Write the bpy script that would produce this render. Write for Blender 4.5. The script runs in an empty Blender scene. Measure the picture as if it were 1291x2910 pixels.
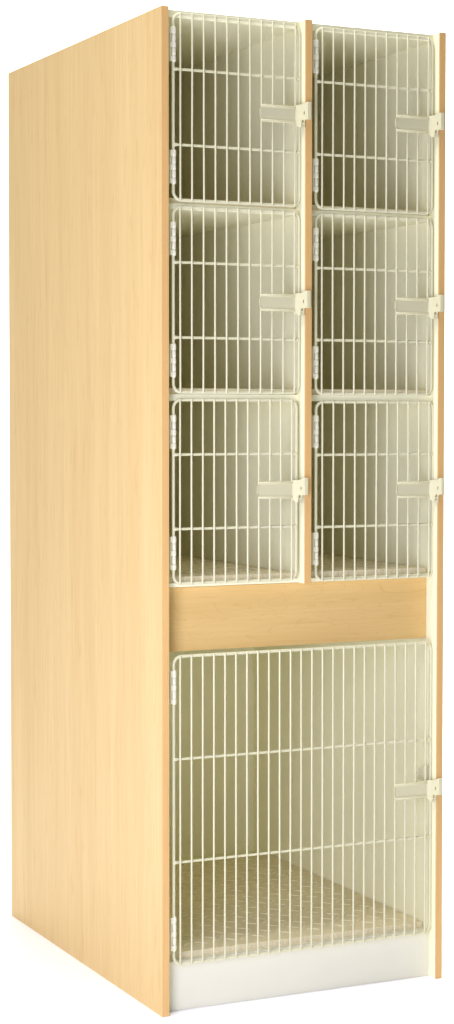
import bpy, bmesh, math, random
from mathutils import Vector, Matrix
random.seed(7)
S = bpy.context.scene
COL = S.collection

# ------------------------------------------------------------------ camera
cam_d = bpy.data.cameras.new("camera")
cam = bpy.data.objects.new("camera", cam_d)
COL.objects.link(cam)
RT = Vector((0.8927, -0.4507, 0.0020)); UP = Vector((0.0171, 0.0384, 0.9991)); FW = Vector((0.4504, 0.8918, -0.0420))
RT.normalize(); FW = (FW - RT * FW.dot(RT)).normalized(); UP = RT.cross(FW)
M4 = Matrix.Identity(4)
for i in range(3):
    M4[i][0] = RT[i]; M4[i][1] = UP[i]; M4[i][2] = -FW[i]
M4.translation = Vector((-1.6957, -4.0460, 1.2954))
cam.matrix_world = M4
cam_d.sensor_fit = 'HORIZONTAL'; cam_d.sensor_width = 36.0
cam_d.lens = 36.0 * 5916.9 / 1291.0
cam_d.shift_x = (645.5 - 879.7) / 1291.0
cam_d.shift_y = (1408.8 - 1455.0) / 1291.0
cam_d.clip_start = 0.05; cam_d.clip_end = 100.0
S.camera = cam

# ------------------------------------------------------------------ world and studio lamps
w = bpy.data.worlds.new("World"); S.world = w; w.use_nodes = True
bg = w.node_tree.nodes["Background"]
bg.inputs[0].default_value = (0.97, 1.0, 1.0, 1); bg.inputs[1].default_value = 0.06

def area(name, loc, target, sx, sy, power, col=(1, 1, 1)):
    d = bpy.data.lights.new(name, 'AREA'); d.shape = 'RECTANGLE'; d.size = sx; d.size_y = sy
    d.energy = power; d.color = col
    o = bpy.data.objects.new(name, d); COL.objects.link(o)
    o.location = loc
    o.rotation_euler = (Vector(target) - Vector(loc)).to_track_quat('-Z', 'Y').to_euler()
    return o
area("key_softbox", (-1.25, -1.50, 0.90), (0.10, 0.0, 0.90), 0.7, 1.7, 37, (0.965, 0.985, 1.26))
area("far_softbox", (-2.5, -5.0, 1.0), (0.35, 0.0, 0.9), 1.4, 1.8, 50, (0.98, 0.99, 1.12))
area("left_overhead", (-2.7, -0.7, 6.0), (-0.8, -0.1, 0.5), 1.8, 2.6, 205, (1.0, 0.985, 0.95))
area("overhead_softbox", (0.2, -0.6, 7.5), (0.2, -0.6, 0.0), 3.0, 1.0, 235)
area("backdrop_lamp", (2.4, 3.1, 4.2), (2.4, 3.9, 0.0), 5.0, 3.0, 220)
area("backdrop_side_lamp", (3.6, 0.6, 2.6), (2.6, 4.5, 1.2), 2.0, 2.5, 170)

S.view_settings.view_transform = 'Standard'; S.view_settings.look = 'None'
S.view_settings.exposure = 0.0; S.view_settings.gamma = 1.0
S.view_settings.use_curve_mapping = False
S.render.engine = 'CYCLES'
S.cycles.max_bounces = 10; S.cycles.diffuse_bounces = 8
S.cycles.use_denoising = True

# ------------------------------------------------------------------ materials
def mat(name):
    m = bpy.data.materials.new(name); m.use_nodes = True
    nt = m.node_tree; b = nt.nodes["Principled BSDF"]
    return m, nt, b
def nd(nt, t, **kw):
    n = nt.nodes.new(t)
    for k, v in kw.items():
        setattr(n, k, v)
    return n
def ramp(nt, src, stops):
    r = nd(nt, 'ShaderNodeValToRGB'); e = r.color_ramp.elements
    while len(e) < len(stops): e.new(0.5)
    for i, (p, c) in enumerate(stops):
        e[i].position = p; e[i].color = (*c, 1)
    nt.links.new(src, r.inputs[0]); return r.outputs[0]
def mix(nt, a, b, fac, mode='MIX'):
    n = nd(nt, 'ShaderNodeMix', data_type='RGBA', blend_type=mode)
    for s, v in ((n.inputs[0], fac), (n.inputs[6], a), (n.inputs[7], b)):
        if hasattr(v, 'links'): nt.links.new(v, s)
        elif isinstance(v, tuple): s.default_value = (*v, 1)
        else: s.default_value = v
    return n.outputs[2]
def noise(nt, scale_vec, scale=1.0, detail=4, rough=0.55, dist=0.0, off=(0, 0, 0)):
    tc = nd(nt, 'ShaderNodeTexCoord'); mp = nd(nt, 'ShaderNodeMapping')
    mp.inputs['Scale'].default_value = scale_vec; mp.inputs['Location'].default_value = off
    nt.links.new(tc.outputs['Object'], mp.inputs[0])
    n = nd(nt, 'ShaderNodeTexNoise')
    n.inputs['Scale'].default_value = scale; n.inputs['Detail'].default_value = detail
    n.inputs['Roughness'].default_value = rough; n.inputs['Distortion'].default_value = dist
    nt.links.new(mp.outputs[0], n.inputs['Vector']); return n.outputs['Fac']
def bump(nt, b, h, strength, dist=0.001):
    n = nd(nt, 'ShaderNodeBump'); n.inputs['Strength'].default_value = strength
    n.inputs['Distance'].default_value = dist
    nt.links.new(h, n.inputs['Height']); nt.links.new(n.outputs[0], b.inputs['Normal'])

WOOD = (0.735, 0.525, 0.255)
def wood_vertical():
    m, nt, b = mat("maple_laminate")
    fine = noise(nt, (160, 160, 3.2), 1, 5, 0.6)
    broad = noise(nt, (17, 17, 0.7), 1, 4, 0.6)
    fleck = noise(nt, (85, 85, 9.0), 1, 2, 0.5, 0.4)
    wavy = noise(nt, (22, 22, 1.6), 1, 3, 0.5, 1.2, (3, 5, 1))
    c = ramp(nt, broad, [(0.30, (0.715, 0.495, 0.212)), (0.70, (0.775, 0.563, 0.262))])
    f = ramp(nt, fine, [(0.34, (0.90, 0.86, 0.78)), (0.66, (1.05, 1.06, 1.08))])
    c = mix(nt, c, f, 0.5, 'MULTIPLY')
    k = ramp(nt, fleck, [(0.60, (0, 0, 0)), (0.72, (1, 1, 1))])
    k2 = ramp(nt, wavy, [(0.487, (0, 0, 0)), (0.5, (0.55, 0.55, 0.55)), (0.513, (0, 0, 0))])
    c = mix(nt, c, (0.60, 0.35, 0.12), mixfac(nt, k, 0.34))
    c = mix(nt, c, (0.62, 0.37, 0.13), mixfac(nt, k2, 0.40))
    nt.links.new(c, b.inputs['Base Color'])
    b.inputs['Roughness'].default_value = 0.48; b.inputs['Specular IOR Level'].default_value = 0.3
    bump(nt, b, fine, 0.08)
    return m
def mixfac(nt, src, k):
    n = nd(nt, 'ShaderNodeMath', operation='MULTIPLY'); n.inputs[1].default_value = k
    nt.links.new(src, n.inputs[0]); return n.outputs[0]
def wood_horizontal():
    m, nt, b = mat("maple_cathedral_laminate")
    fine = noise(nt, (5, 5, 190), 1, 5, 0.6)
    broad = noise(nt, (1.5, 1.5, 16), 1, 3, 0.5)
    cath = noise(nt, (2.3, 2.3, 17), 1, 2, 0.45, 1.5, (0.4, 0, 2.2))
    line = nd(nt, 'ShaderNodeMath', operation='MULTIPLY'); line.inputs[1].default_value = 11.0
    nt.links.new(cath, line.inputs[0])
    fr = nd(nt, 'ShaderNodeMath', operation='FRACT'); nt.links.new(line.outputs[0], fr.inputs[0])
    ln = ramp(nt, fr.outputs[0], [(0.0, (0, 0, 0)), (0.44, (0, 0, 0)), (0.5, (1, 1, 1)), (0.55, (0.1, 0.1, 0.1)), (0.8, (0, 0, 0))])
    c = ramp(nt, broad, [(0.3, (0.63, 0.415, 0.150)), (0.7, (0.69, 0.47, 0.190))])
    f = ramp(nt, fine, [(0.32, (0.93, 0.91, 0.87)), (0.68, (1.04, 1.05, 1.06))])
    c = mix(nt, c, f, 0.6, 'MULTIPLY')
    c = mix(nt, c, (0.56, 0.31, 0.095), mixfac(nt, ln, 0.5))
    nt.links.new(c, b.inputs['Base Color'])
    b.inputs['Roughness'].default_value = 0.48; b.inputs['Specular IOR Level'].default_value = 0.3
    bump(nt, b, fine, 0.08)
    return m
def simple(name, col, var, rough, scale=(8, 8, 8), spec=0.35, bstr=0.0, bscale=(900, 900, 900)):
    m, nt, b = mat(name)
    n = noise(nt, scale, 1, 4, 0.6)
    lo = tuple(c * (1 - var) for c in col); hi = tuple(min(1, c * (1 + var)) for c in col)
    nt.links.new(ramp(nt, n, [(0.3, lo), (0.7, hi)]), b.inputs['Base Color'])
    b.inputs['Roughness'].default_value = rough; b.inputs['Specular IOR Level'].default_value = spec
    if bstr: bump(nt, b, noise(nt, bscale, 1, 2, 0.5), bstr)
    return m
M_WOOD = wood_vertical()
M_RAIL = wood_horizontal()
M_EDGE = simple("maple_edge_band", (0.635, 0.385, 0.145), 0.06, 0.42, (200, 200, 3), 0.35, 0.05, (300, 300, 12))
M_WHITE = simple("almond_white_melamine", (0.865, 0.838, 0.600), 0.015, 0.5, (5, 5, 5), 0.3, 0.04)
M_KICK = simple("white_plinth_melamine", (0.70, 0.675, 0.55), 0.015, 0.45, (5, 5, 5), 0.3, 0.04)
M_WIRE = simple("cream_powder_coat", (0.65, 0.62, 0.42), 0.02, 0.36, (30, 30, 30), 0.4, 0.10, (500, 500, 500))
M_HINGE = simple("cream_white_plastic", (0.76, 0.725, 0.56), 0.015, 0.38, (30, 30, 30), 0.4, 0.03)
M_LATCH = simple("cream_latch_plastic", (0.61, 0.572, 0.37), 0.015, 0.42, (30, 30, 30), 0.4, 0.03)
M_MAT = simple("tan_rubber_mat", (0.76, 0.675, 0.46), 0.05, 0.6, (25, 25, 25), 0.3, 0.10, (350, 350, 350))
M_RIDGE = simple("pale_mat_ridge", (0.86, 0.80, 0.60), 0.03, 0.4, (25, 25, 25), 0.4)
M_FLOOR = simple("white_seamless_paper", (0.90, 0.90, 0.90), 0.004, 0.9, (1, 1, 1), 0.1)

# ------------------------------------------------------------------ mesh helpers
def box(bm, x0, x1, y0, y1, z0, z1, bev=0.0, mi=0, seg=2):
    vs = [bm.verts.new((x, y, z)) for x in (x0, x1) for y in (y0, y1) for z in (z0, z1)]
    q = [(0, 1, 3, 2), (4, 6, 7, 5), (0, 4, 5, 1), (2, 3, 7, 6), (0, 2, 6, 4), (1, 5, 7, 3)]
    fs = [bm.faces.new([vs[i] for i in f]) for f in q]
    for f in fs: f.material_index = mi
    if bev:
        es = list({e for f in fs for e in f.edges})
        bmesh.ops.bevel(bm, geom=es, offset=bev, segments=seg, affect='EDGES', profile=0.5)
    return fs
def tube(bm, pts, rad, n=10, closed=False, mi=0, ref=Vector((0, 1, 0))):
    """a round bar along pts; rad is a number or one radius per point; ends are domed"""
    pts = [Vector(p) for p in pts]; N = len(pts)
    rr = rad if isinstance(rad, (list, tuple)) else [rad] * N
    if not closed:
        d0 = (pts[0] - pts[1]).normalized(); d1 = (pts[-1] - pts[-2]).normalized()
        r0, r1 = rr[0], rr[-1]
        pts = [pts[0] + d0 * r0 * 0.55] + pts + [pts[-1] + d1 * r1 * 0.55]
        rr = [r0 * 0.6] + list(rr) + [r1 * 0.6]; N += 2
    rings = []
    for i in range(N):
        if closed: t = (pts[(i + 1) % N] - pts[i - 1]).normalized()
        else: t = (pts[min(i + 1, N - 1)] - pts[max(i - 1, 0)]).normalized()
        a = ref if abs(t.dot(ref)) < 0.95 else Vector((1, 0, 0))
        u = (a - t * a.dot(t)).normalized(); v = t.cross(u)
        rings.append([bm.verts.new(pts[i] + (u * math.cos(2 * math.pi * k / n) + v * math.sin(2 * math.pi * k / n)) * rr[i]) for k in range(n)])
    for i in range(N if closed else N - 1):
        A, B = rings[i], rings[(i + 1) % N]
        for k in range(n):
            f = bm.faces.new((A[k], A[(k + 1) % n], B[(k + 1) % n], B[k])); f.smooth = True; f.material_index = mi
    if not closed:
        for R, fl in ((rings[0], True), (rings[-1], False)):
            f = bm.faces.new(R[::-1] if fl else R); f.smooth = True; f.material_index = mi
def plate(bm, outer, holes, thick, place, mi=0):
    """flat sheet with holes: outlines are (s, z); place(s, z, d) gives the point, d through the thickness"""
    edges = []; base = {}
    for loop in [outer] + holes:
        vs = [bm.verts.new(place(s, z, 0)) for s, z in loop]
        for i in range(len(vs)): edges.append(bm.edges.new((vs[i], vs[(i + 1) % len(vs)])))
        base[id(loop)] = vs
    r = bmesh.ops.triangle_fill(bm, edges=edges, use_beauty=True, use_dissolve=False)
    fs = [g for g in r['geom'] if isinstance(g, bmesh.types.BMFace)]
    d = Vector(place(0, 0, thick)) - Vector(place(0, 0, 0))
    ex = bmesh.ops.extrude_face_region(bm, geom=fs)
    bmesh.ops.translate(bm, vec=d, verts=[g for g in ex['geom'] if isinstance(g, bmesh.types.BMVert)])
def obj(name, bm, mats, parent=None, origin=(0, 0, 0)):
    bmesh.ops.recalc_face_normals(bm, faces=bm.faces)
    o3 = Vector(origin)
    bmesh.ops.translate(bm, vec=-o3, verts=bm.verts)
    me = bpy.data.meshes.new(name); bm.to_mesh(me); bm.free()
    for m in (mats if isinstance(mats, (list, tuple)) else [mats]): me.materials.append(m)
    o = bpy.data.objects.new(name, me); COL.objects.link(o)
    if parent is not None:
        o.parent = parent
        p = parent; base = Vector((0, 0, 0))
        while p is not None: base += p.location; p = p.parent
        o.location = o3 - base
    else: o.location = o3
    return o
def tag(o, label, cat, group=None):
    o['label'] = label; o['category'] = cat
    if group: o['group'] = group

# ------------------------------------------------------------------ setting: seamless white sweep
def sweep():
    f = Vector((FW.x, FW.y, 0)).normalized(); r = Vector((f.y, -f.x, 0))
    c = Vector((0.35, 0.45, 0))
    fl = bmesh.new()
    def pt(a, b, z): p = c + f * a + r * b; return (p.x, p.y, z)
    v = [fl.verts.new(pt(a, b, 0)) for a, b in ((-7, -9), (-7, 9), (3.0, 9), (3.0, -9))]
    fl.faces.new(v)
    o = obj("floor", fl, M_FLOOR); o['kind'] = 'structure'
    b = bmesh.new(); prof = [(3.0, 0.0)]
    for k in range(1, 13):
        t = math.radians(90 * k / 12); prof.append((3.0 + 1.2 * math.sin(t), 1.2 * (1 - math.cos(t))))
    prof.append((4.2, 6.5))
    L = [b.verts.new(pt(a, -9, z)) for a, z in prof]; R = [b.verts.new(pt(a, 9, z)) for a, z in prof]
    for i in range(len(prof) - 1):
        q = b.faces.new((L[i], R[i], R[i + 1], L[i + 1])); q.smooth = True
    o = obj("backdrop", b, M_FLOOR); o['kind'] = 'structure'
sweep()

# ------------------------------------------------------------------ cabinet carcass
H, W, D, T = 2.134, 0.6875, 0.994, 0.0163
XI0, XI1 = T, W - T                      # inner faces of the side panels
YS = 0.033                               # setback of shelf fronts
YB = 0.972                               # front of the back panel
DX0, DX1, DZ = 0.3364, 0.3527, 0.9134    # divider
EB = 0.003
cab = bpy.data.objects.new("storage_cabinet", None); COL.objects.link(cab)
cab.location = (0, 0, 0)
tag(cab, "tall maple laminate storage cabinet with white interior and seven cream wire grille doors", "cabinet")

def panel(name, x0, x1, z0, z1, outer, ytop=D):
    bm = bmesh.new()
    fs = box(bm, x0, x1, EB, ytop, z0, z1, 0.0)
    # face 0 looks to -x, face 1 to +x
    for i, f in enumerate(fs): f.material_index = 1
    if outer == 'left': fs[0].material_index = 0
    if outer == 'right': fs[1].material_index = 0
    o = obj(name, bm, [M_WOOD, M_WHITE], cab, (x0, 0, z0))
    e = bmesh.new(); box(e, x0 - 0.0002, x1 + 0.0002, 0, EB, z0, z1, 0.0011, 0, 3)
    obj("edge_band", e, M_EDGE, o, (x0, 0, z0))
    return o
panel("side_panel", 0, T, 0, H, 'left')
panel("side_panel", XI1, W, 0, H, 'right')
panel("divider", DX0, DX1, DZ, H, None, YB)
bm = bmesh.new(); box(bm, XI0, XI1, YB, D - 0.002, 0.0, H, 0)
obj("back_panel", bm, M_WHITE, cab, (XI0, YB, 0))
for xa, xb in ((XI0, DX0), (DX1, XI1)):
    for nm, z0, z1 in (("top_panel", H - 0.0165, H - 0.0005), ("shelf", 1.7155, 1.7285), ("shelf", 1.3115, 1.3250), ("shelf", DZ, 0.9220)):
        bm = bmesh.new(); box(bm, xa, xb, YS, YB, z0, z1, 0.0007)
        obj(nm, bm, M_WHITE, cab, (xa, YS, z0))
bm = bmesh.new(); box(bm, XI0, XI1, 0.0665, YB, 0.8000, 0.8165, 0.0007)
obj("shelf", bm, M_WHITE, cab, (XI0, 0.0665, 0.80))
bm = bmesh.new(); box(bm, XI0 + 0.0005, XI1 - 0.0005, 0.0490, 0.0655, 0.7735, 0.9115, 0.0012, 0, 3)
obj("front_rail", bm, M_RAIL, cab, (XI0, 0.049, 0.7735))
bm = bmesh.new(); box(bm, XI0, XI1, YS, 0.050, 0.0, 0.1070, 0.0007)
obj("toe_kick", bm, M_KICK, cab, (XI0, YS, 0))
bm = bmesh.new(); box(bm, XI0, XI1, 0.050, YB, 0.0905, 0.1065, 0)
obj("bottom_panel", bm, M_WHITE, cab, (XI0, 0.050, 0.0905))

# ------------------------------------------------------------------ wire doors
YF, YV = 0.0220, 0.0165
RF, RV, RC = 0.0034, 0.0021, 0.0029
def rounded_rect(x0, x1, z0, z1, r, n=8):
    out = []
    for cx, cz, a0 in ((x1 - r, z1 - r, 0), (x0 + r, z1 - r, 90), (x0 + r, z0 + r, 180), (x1 - r, z0 + r, 270)):
        for k in range(n + 1):
            a = math.radians(a0 + 90 * k / n); out.append((cx + r * math.cos(a), YF, cz + r * math.sin(a)))
    return out
def hinge(door, xl, z0, z1, wall):
    """barrel clipped round the frame wire, three knuckles joined to a leaf on the cabinet, two to the door"""
    bm = bmesh.new(); L = z1 - z0
    cuts = [0, 0.165, 0.405, 0.575, 0.80, 1.0]
    yb = YF - 0.0012; xb = xl + 0.0002
    for i in range(5):
        a, b = z0 + L * cuts[i] + 0.0004, z0 + L * cuts[i + 1] - 0.0004
        r = 0.0054 if i % 2 == 0 else 0.0050
        e = 0.0012
        tube(bm, [(xb, yb, a + e), (xb, yb, b - e)], r, 16, ref=Vector((1, 0, 0)))
        if i % 2 == 0: box(bm, xl - 0.0085, xb, yb - 0.0044, yb - 0.0026, a, b, 0.0005)
        else: box(bm, xl - 0.0030, xb, yb - 0.0036, yb - 0.0020, a + 0.0008, b - 0.0008, 0.0004)
    box(bm, xl - 0.0086, xl - 0.0070, yb - 0.0042, yb + 0.0098, z0 + 0.0006, z1 - 0.0006, 0.0004)
    box(bm, wall + 0.0002, xl - 0.0072, yb + 0.0080, yb + 0.0097, z0 + 0.0006, z1 - 0.0006, 0.0004)
    obj("hinge", bm, M_HINGE, door, (xl, YF, z0))
def ell(cx, cz, rx, rz, n=14):
    return [(cx + rx * math.cos(2 * math.pi * k / n), cz + rz * math.sin(2 * math.pi * k / n)) for k in range(n)]
def latch(door, xr, zc):
    """label holder clipped over the bars, and the slide catch that reaches over the upright"""
    xa, xb = xr - 0.0965, xr - 0.0155
    y = YV - 0.0036
    bm = bmesh.new(); h = 0.0180
    box(bm, xa + 0.001, xb + 0.004, y, y + 0.0016, zc - h + 0.003, zc + h - 0.003, 0.0004)
    for s in (1, -1):
        tube(bm, [(xa, y - 0.0009, zc + s * (h - 0.0024)), (xb, y - 0.0009, zc + s * (h - 0.0024))], 0.0026, 12, ref=Vector((0, 0, 1)))
        box(bm, xa + 0.0005, xb, y - 0.0012, YV + 0.0026, zc + s * h - 0.0007, zc + s * h + 0.0007, 0.0003)
    arc = [(xa + 0.0012 - 0.0048 * math.sin(math.pi * k / 10), y - 0.0002 - 0.0022 * math.sin(math.pi * k / 10), zc + 0.0098 * math.cos(math.pi * k / 10)) for k in range(11)]
    tube(bm, arc, 0.0010, 8)
    obj("label_holder", bm, M_LATCH, door, (xa, y, zc))
    # catch: bent sheet, legs below, pin hole, hooked end
    bm = bmesh.new()
    x0, y0 = xb + 0.0010, y + 0.0006
    x1, y1 = xr - 0.0085, y - 0.0060
    x2, y2 = xr + 0.0034, -0.0125
    def on(xa_, ya_, xb_, yb_):
        ln = math.hypot(xb_ - xa_, yb_ - ya_); ux, uy = (xb_ - xa_) / ln, (yb_ - ya_) / ln
        return ln, (lambda s, z, d: (xa_ + ux * s - uy * d, ya_ + uy * s + ux * d, zc + z))
    ln, pl = on(x0, y0, x1, y1)
    plate(bm, [(0, -0.0215), (ln, -0.0265), (ln, 0.0215), (0, 0.0205)], [], 0.0018, pl)
    ln, pl = on(x1 - 0.0002, y1, x2, y2)
    k = ln
    out = [(0, 0.0215), (0, -0.0270), (0.27 * k, -0.0270), (0.30 * k, -0.0150), (0.36 * k, -0.0118), (0.46 * k, -0.0105), (0.54 * k, -0.0118),
           (0.62 * k, -0.0150), (0.72 * k, -0.0110), (k, -0.0110), (k, 0.0265), (0.80 * k, 0.0262), (0.62 * k, 0.0235), (0.46 * k, 0.0222), (0.2 * k, 0.0220)]
    plate(bm, out, [ell(0.60 * k, 0.0035, 0.0012, 0.0042)], 0.0018, pl)
    box(bm, x2 - 0.0006, xr + 0.0122, y2 - 0.0004, y2 + 0.0085, zc - 0.0108, zc + 0.0266, 0.0009, 0, 2)
    # second leg and the clip behind the notch
    box(bm, x1 + 0.0070, x1 + 0.0100, y2 + 0.0085, y2 + 0.0110, zc - 0.0275, zc - 0.0080, 0.0006)
    box(bm, x1 + 0.0005, x1 + 0.0080, y2 + 0.0092, y2 + 0.0108, zc - 0.0205, zc - 0.0175, 0.0004)
    # jaws round the frame wire
    box(bm, xr - 0.0062, xr - 0.0040, y1 + 0.0012, YF + 0.0045, zc - 0.0200, zc + 0.0205, 0.0005)
    box(bm, xr + 0.0040, xr + 0.0060, y1 - 0.0010, YF + 0.0045, zc - 0.0080, zc + 0.0205, 0.0005)
    obj("latch", bm, M_LATCH, door, (xr, YF, zc))
def wire_door(xl, xr, zt, zb, v0, v1, nv, bars, hinges, wall, zl, label, swing=0.0):
    bm = bmesh.new()
    tube(bm, rounded_rect(xl, xr, zb, zt, 0.018), RF, 12, True)
    door = obj("wire_door", bm, M_WIRE, cab, (xl, YF, zb))
    door['label'] = label
    g = bmesh.new()
    for k in range(nv):
        x = v0 + (v1 - v0) * k / (nv - 1)
        j = random.uniform(-0.0004, 0.0004); e0 = random.uniform(-.0006, .0006)
        n = 7
        tube(g, [(x + j * (1 - 2 * i / n) + random.uniform(-1, 1) * 0.00012, YV, zb - 0.0008 + e0 + (zt - zb + 0.0016) * i / n) for i in range(n + 1)], RV, 10)
    obj("wire_grid", g, M_WIRE, door, (v0, YV, zb))
    for z in bars:
        c = bmesh.new(); a, b = xl + RF * 0.5, xr - RF * 0.5
        tube(c, [(a, YF, z), (a + 0.004, YF, z), (a + 0.009, YF, z), (b - 0.009, YF, z), (b - 0.004, YF, z), (b, YF, z)], [RC * 1.6, RC * 1.35, RC, RC, RC * 1.35, RC * 1.6], 10, ref=Vector((0, 0, 1)))
        obj("crossbar", c, M_WIRE, door, (xl, YF, z))
    for z0, z1 in hinges: hinge(door, xl, z0, z1, wall)
    latch(door, xr, zl)
    if swing: door.rotation_euler.z = swing
    return door
wl, wr = XI0, DX1
wire_door(.0356, .3322, 2.1247, 1.7343, .0496, .3195, 11, (2.0087, 1.8505), ((2.0235, 2.0957), (1.7677, 1.8388)), wl, 1.929, "top cream wire door of the left column")
wire_door(.0354, .3315, 1.7197, 1.3288, .0489, .3184, 11, (1.6033, 1.4448), ((1.6173, 1.6880), (1.3610, 1.4311)), wl, 1.5233, "middle cream wire door of the left column")
wire_door(.0354, .3262, 1.3128, .9219, .0483, .3127, 11, (1.1966, 1.0382), ((1.2087, 1.2805), (.9519, 1.0232)), wl, 1.1178, "lower cream wire door of the left column, above the wooden rail")
wire_door(.3727, .6646, 2.1220, 1.7322, .3856, .6515, 11, (2.0063, 1.8491), ((2.0230, 2.0948), (1.7671, 1.8386)), wr, 1.9275, "top cream wire door of the right column")
wire_door(.3735, .6652, 1.7188, 1.3270, .3853, .6514, 11, (1.6021, 1.4450), ((1.6171, 1.6882), (1.3604, 1.4313)), wr, 1.5230, "middle cream wire door of the right column")
wire_door(.3745, .6700, 1.3094, .9172, .3875, .6575, 11, (1.1932, 1.0345), ((1.2087, 1.2800), (.9513, 1.0230)), wr, 1.1134, "lower cream wire door of the right column, above the wooden rail")
big = wire_door(.0355, .6676, .7662, .1037, .0484, .6514, 24, (.5458, .3238), ((.6648, .7370), (.1347, .2071)), wl, .4335, "wide cream wire door of the bottom compartment")
# strike plate seen through the big door behind its latch
bm = bmesh.new()
o2 = [(0, -0.016), (0.030, -0.016), (0.030, 0.010), (0.026, 0.014), (0.020, 0.016), (0.012, 0.012), (0.005, 0.004)]
plate(bm, o2, [], 0.0025, lambda s, z, d: (0.6400 + s, 0.0430 - 0.45 * s + d, 0.468 + z))
obj("strike_plate", bm, M_LATCH, big, (0.64, 0.043, 0.468))

# ------------------------------------------------------------------ floor mats lying in the compartments
def floor_mat(x0, x1, y0, y1, z0, th, label):
    bm = bmesh.new(); z1 = z0 + th
    box(bm, x0, x1, y0, y1, z0, z1, 0.0012)
    n = int((x1 - x0) / 0.0125)
    for k in range(n):                                   # ribbed front lip
        x = x0 + (x1 - x0) * (k + 0.25) / n
        box(bm, x, x + 0.0090, y0 - 0.0007, y0 + 0.001, z0, z1 - 0.0016, 0.0006, 0, 1)
    n = int((y1 - y0) / 0.0125)
    for s in (0, 1):
        for k in range(n):
            yy = y0 + (y1 - y0) * (k + 0.25) / n
            xs = x1 - 0.001 if s else x0 - 0.0014
            box(bm, xs, xs + 0.0024, yy, yy + 0.0062, z0, z1 - 0.0016, 0)
    p = 0.0345                                     # raised tread bars, alternately turned
    nx, ny = int((x1 - x0 - 0.03) / p), int((y1 - y0 - 0.04) / p)
    ox, oy = (x1 - x0 - (nx - 1) * p) / 2, (y1 - y0 - (ny - 1) * p) / 2
    for a in range(nx):
        for b in range(ny):
            cx, cy = x0 + ox + a * p, y0 + oy + b * p
            th_ = math.radians(45 if (a + b) % 2 else -45); L = 0.0180
            c, s = math.cos(th_), math.sin(th_)
            pts = []; rad = []
            for q in range(7):
                t = -1 + q / 3
                u = t * L; v = 0.0022 * (1 - t * t)
                pts.append((cx + u * c - v * s, cy + u * s + v * c, z1 - 0.0006)); rad.append(0.0004 + 0.0016 * (1 - t * t) ** 0.5)
            tube(bm, pts, rad, 6, mi=1, ref=Vector((0, 0, 1)))
    o = obj("floor_mat", bm, [M_MAT, M_RIDGE], None, ((x0 + x1) / 2, (y0 + y1) / 2, z0))
    tag(o, label, "mat", "textured mats lining the compartments")
xl0, xl1, xr0, xr1 = XI0 + 0.003, DX0 - 0.003, DX1 + 0.003, XI1 - 0.003
floor_mat(xl0, xl1, 0.045, 0.93, 1.7287, 0.012, "mat edge just visible behind the top left wire door")
floor_mat(xl0, xl1, 0.045, 0.93, 1.3252, 0.012, "mat edge just visible behind the middle left wire door")
floor_mat(xl0, xl1, 0.045, 0.93, 0.9222, 0.012, "textured mat in the lower left small compartment above the wooden rail")
floor_mat(xr0, xr1, 0.045, 0.93, 1.7287, 0.012, "mat edge just visible behind the top right wire door")
floor_mat(xr0, xr1, 0.045, 0.93, 1.3252, 0.012, "mat edge just visible behind the middle right wire door")
floor_mat(xr0, xr1, 0.045, 0.93, 0.9222, 0.012, "textured mat in the lower right small compartment above the wooden rail")
floor_mat(XI0 + 0.004, XI1 - 0.003, 0.056, 0.885, 0.1067, 0.0125, "wide tan treaded mat on the floor of the big bottom compartment")
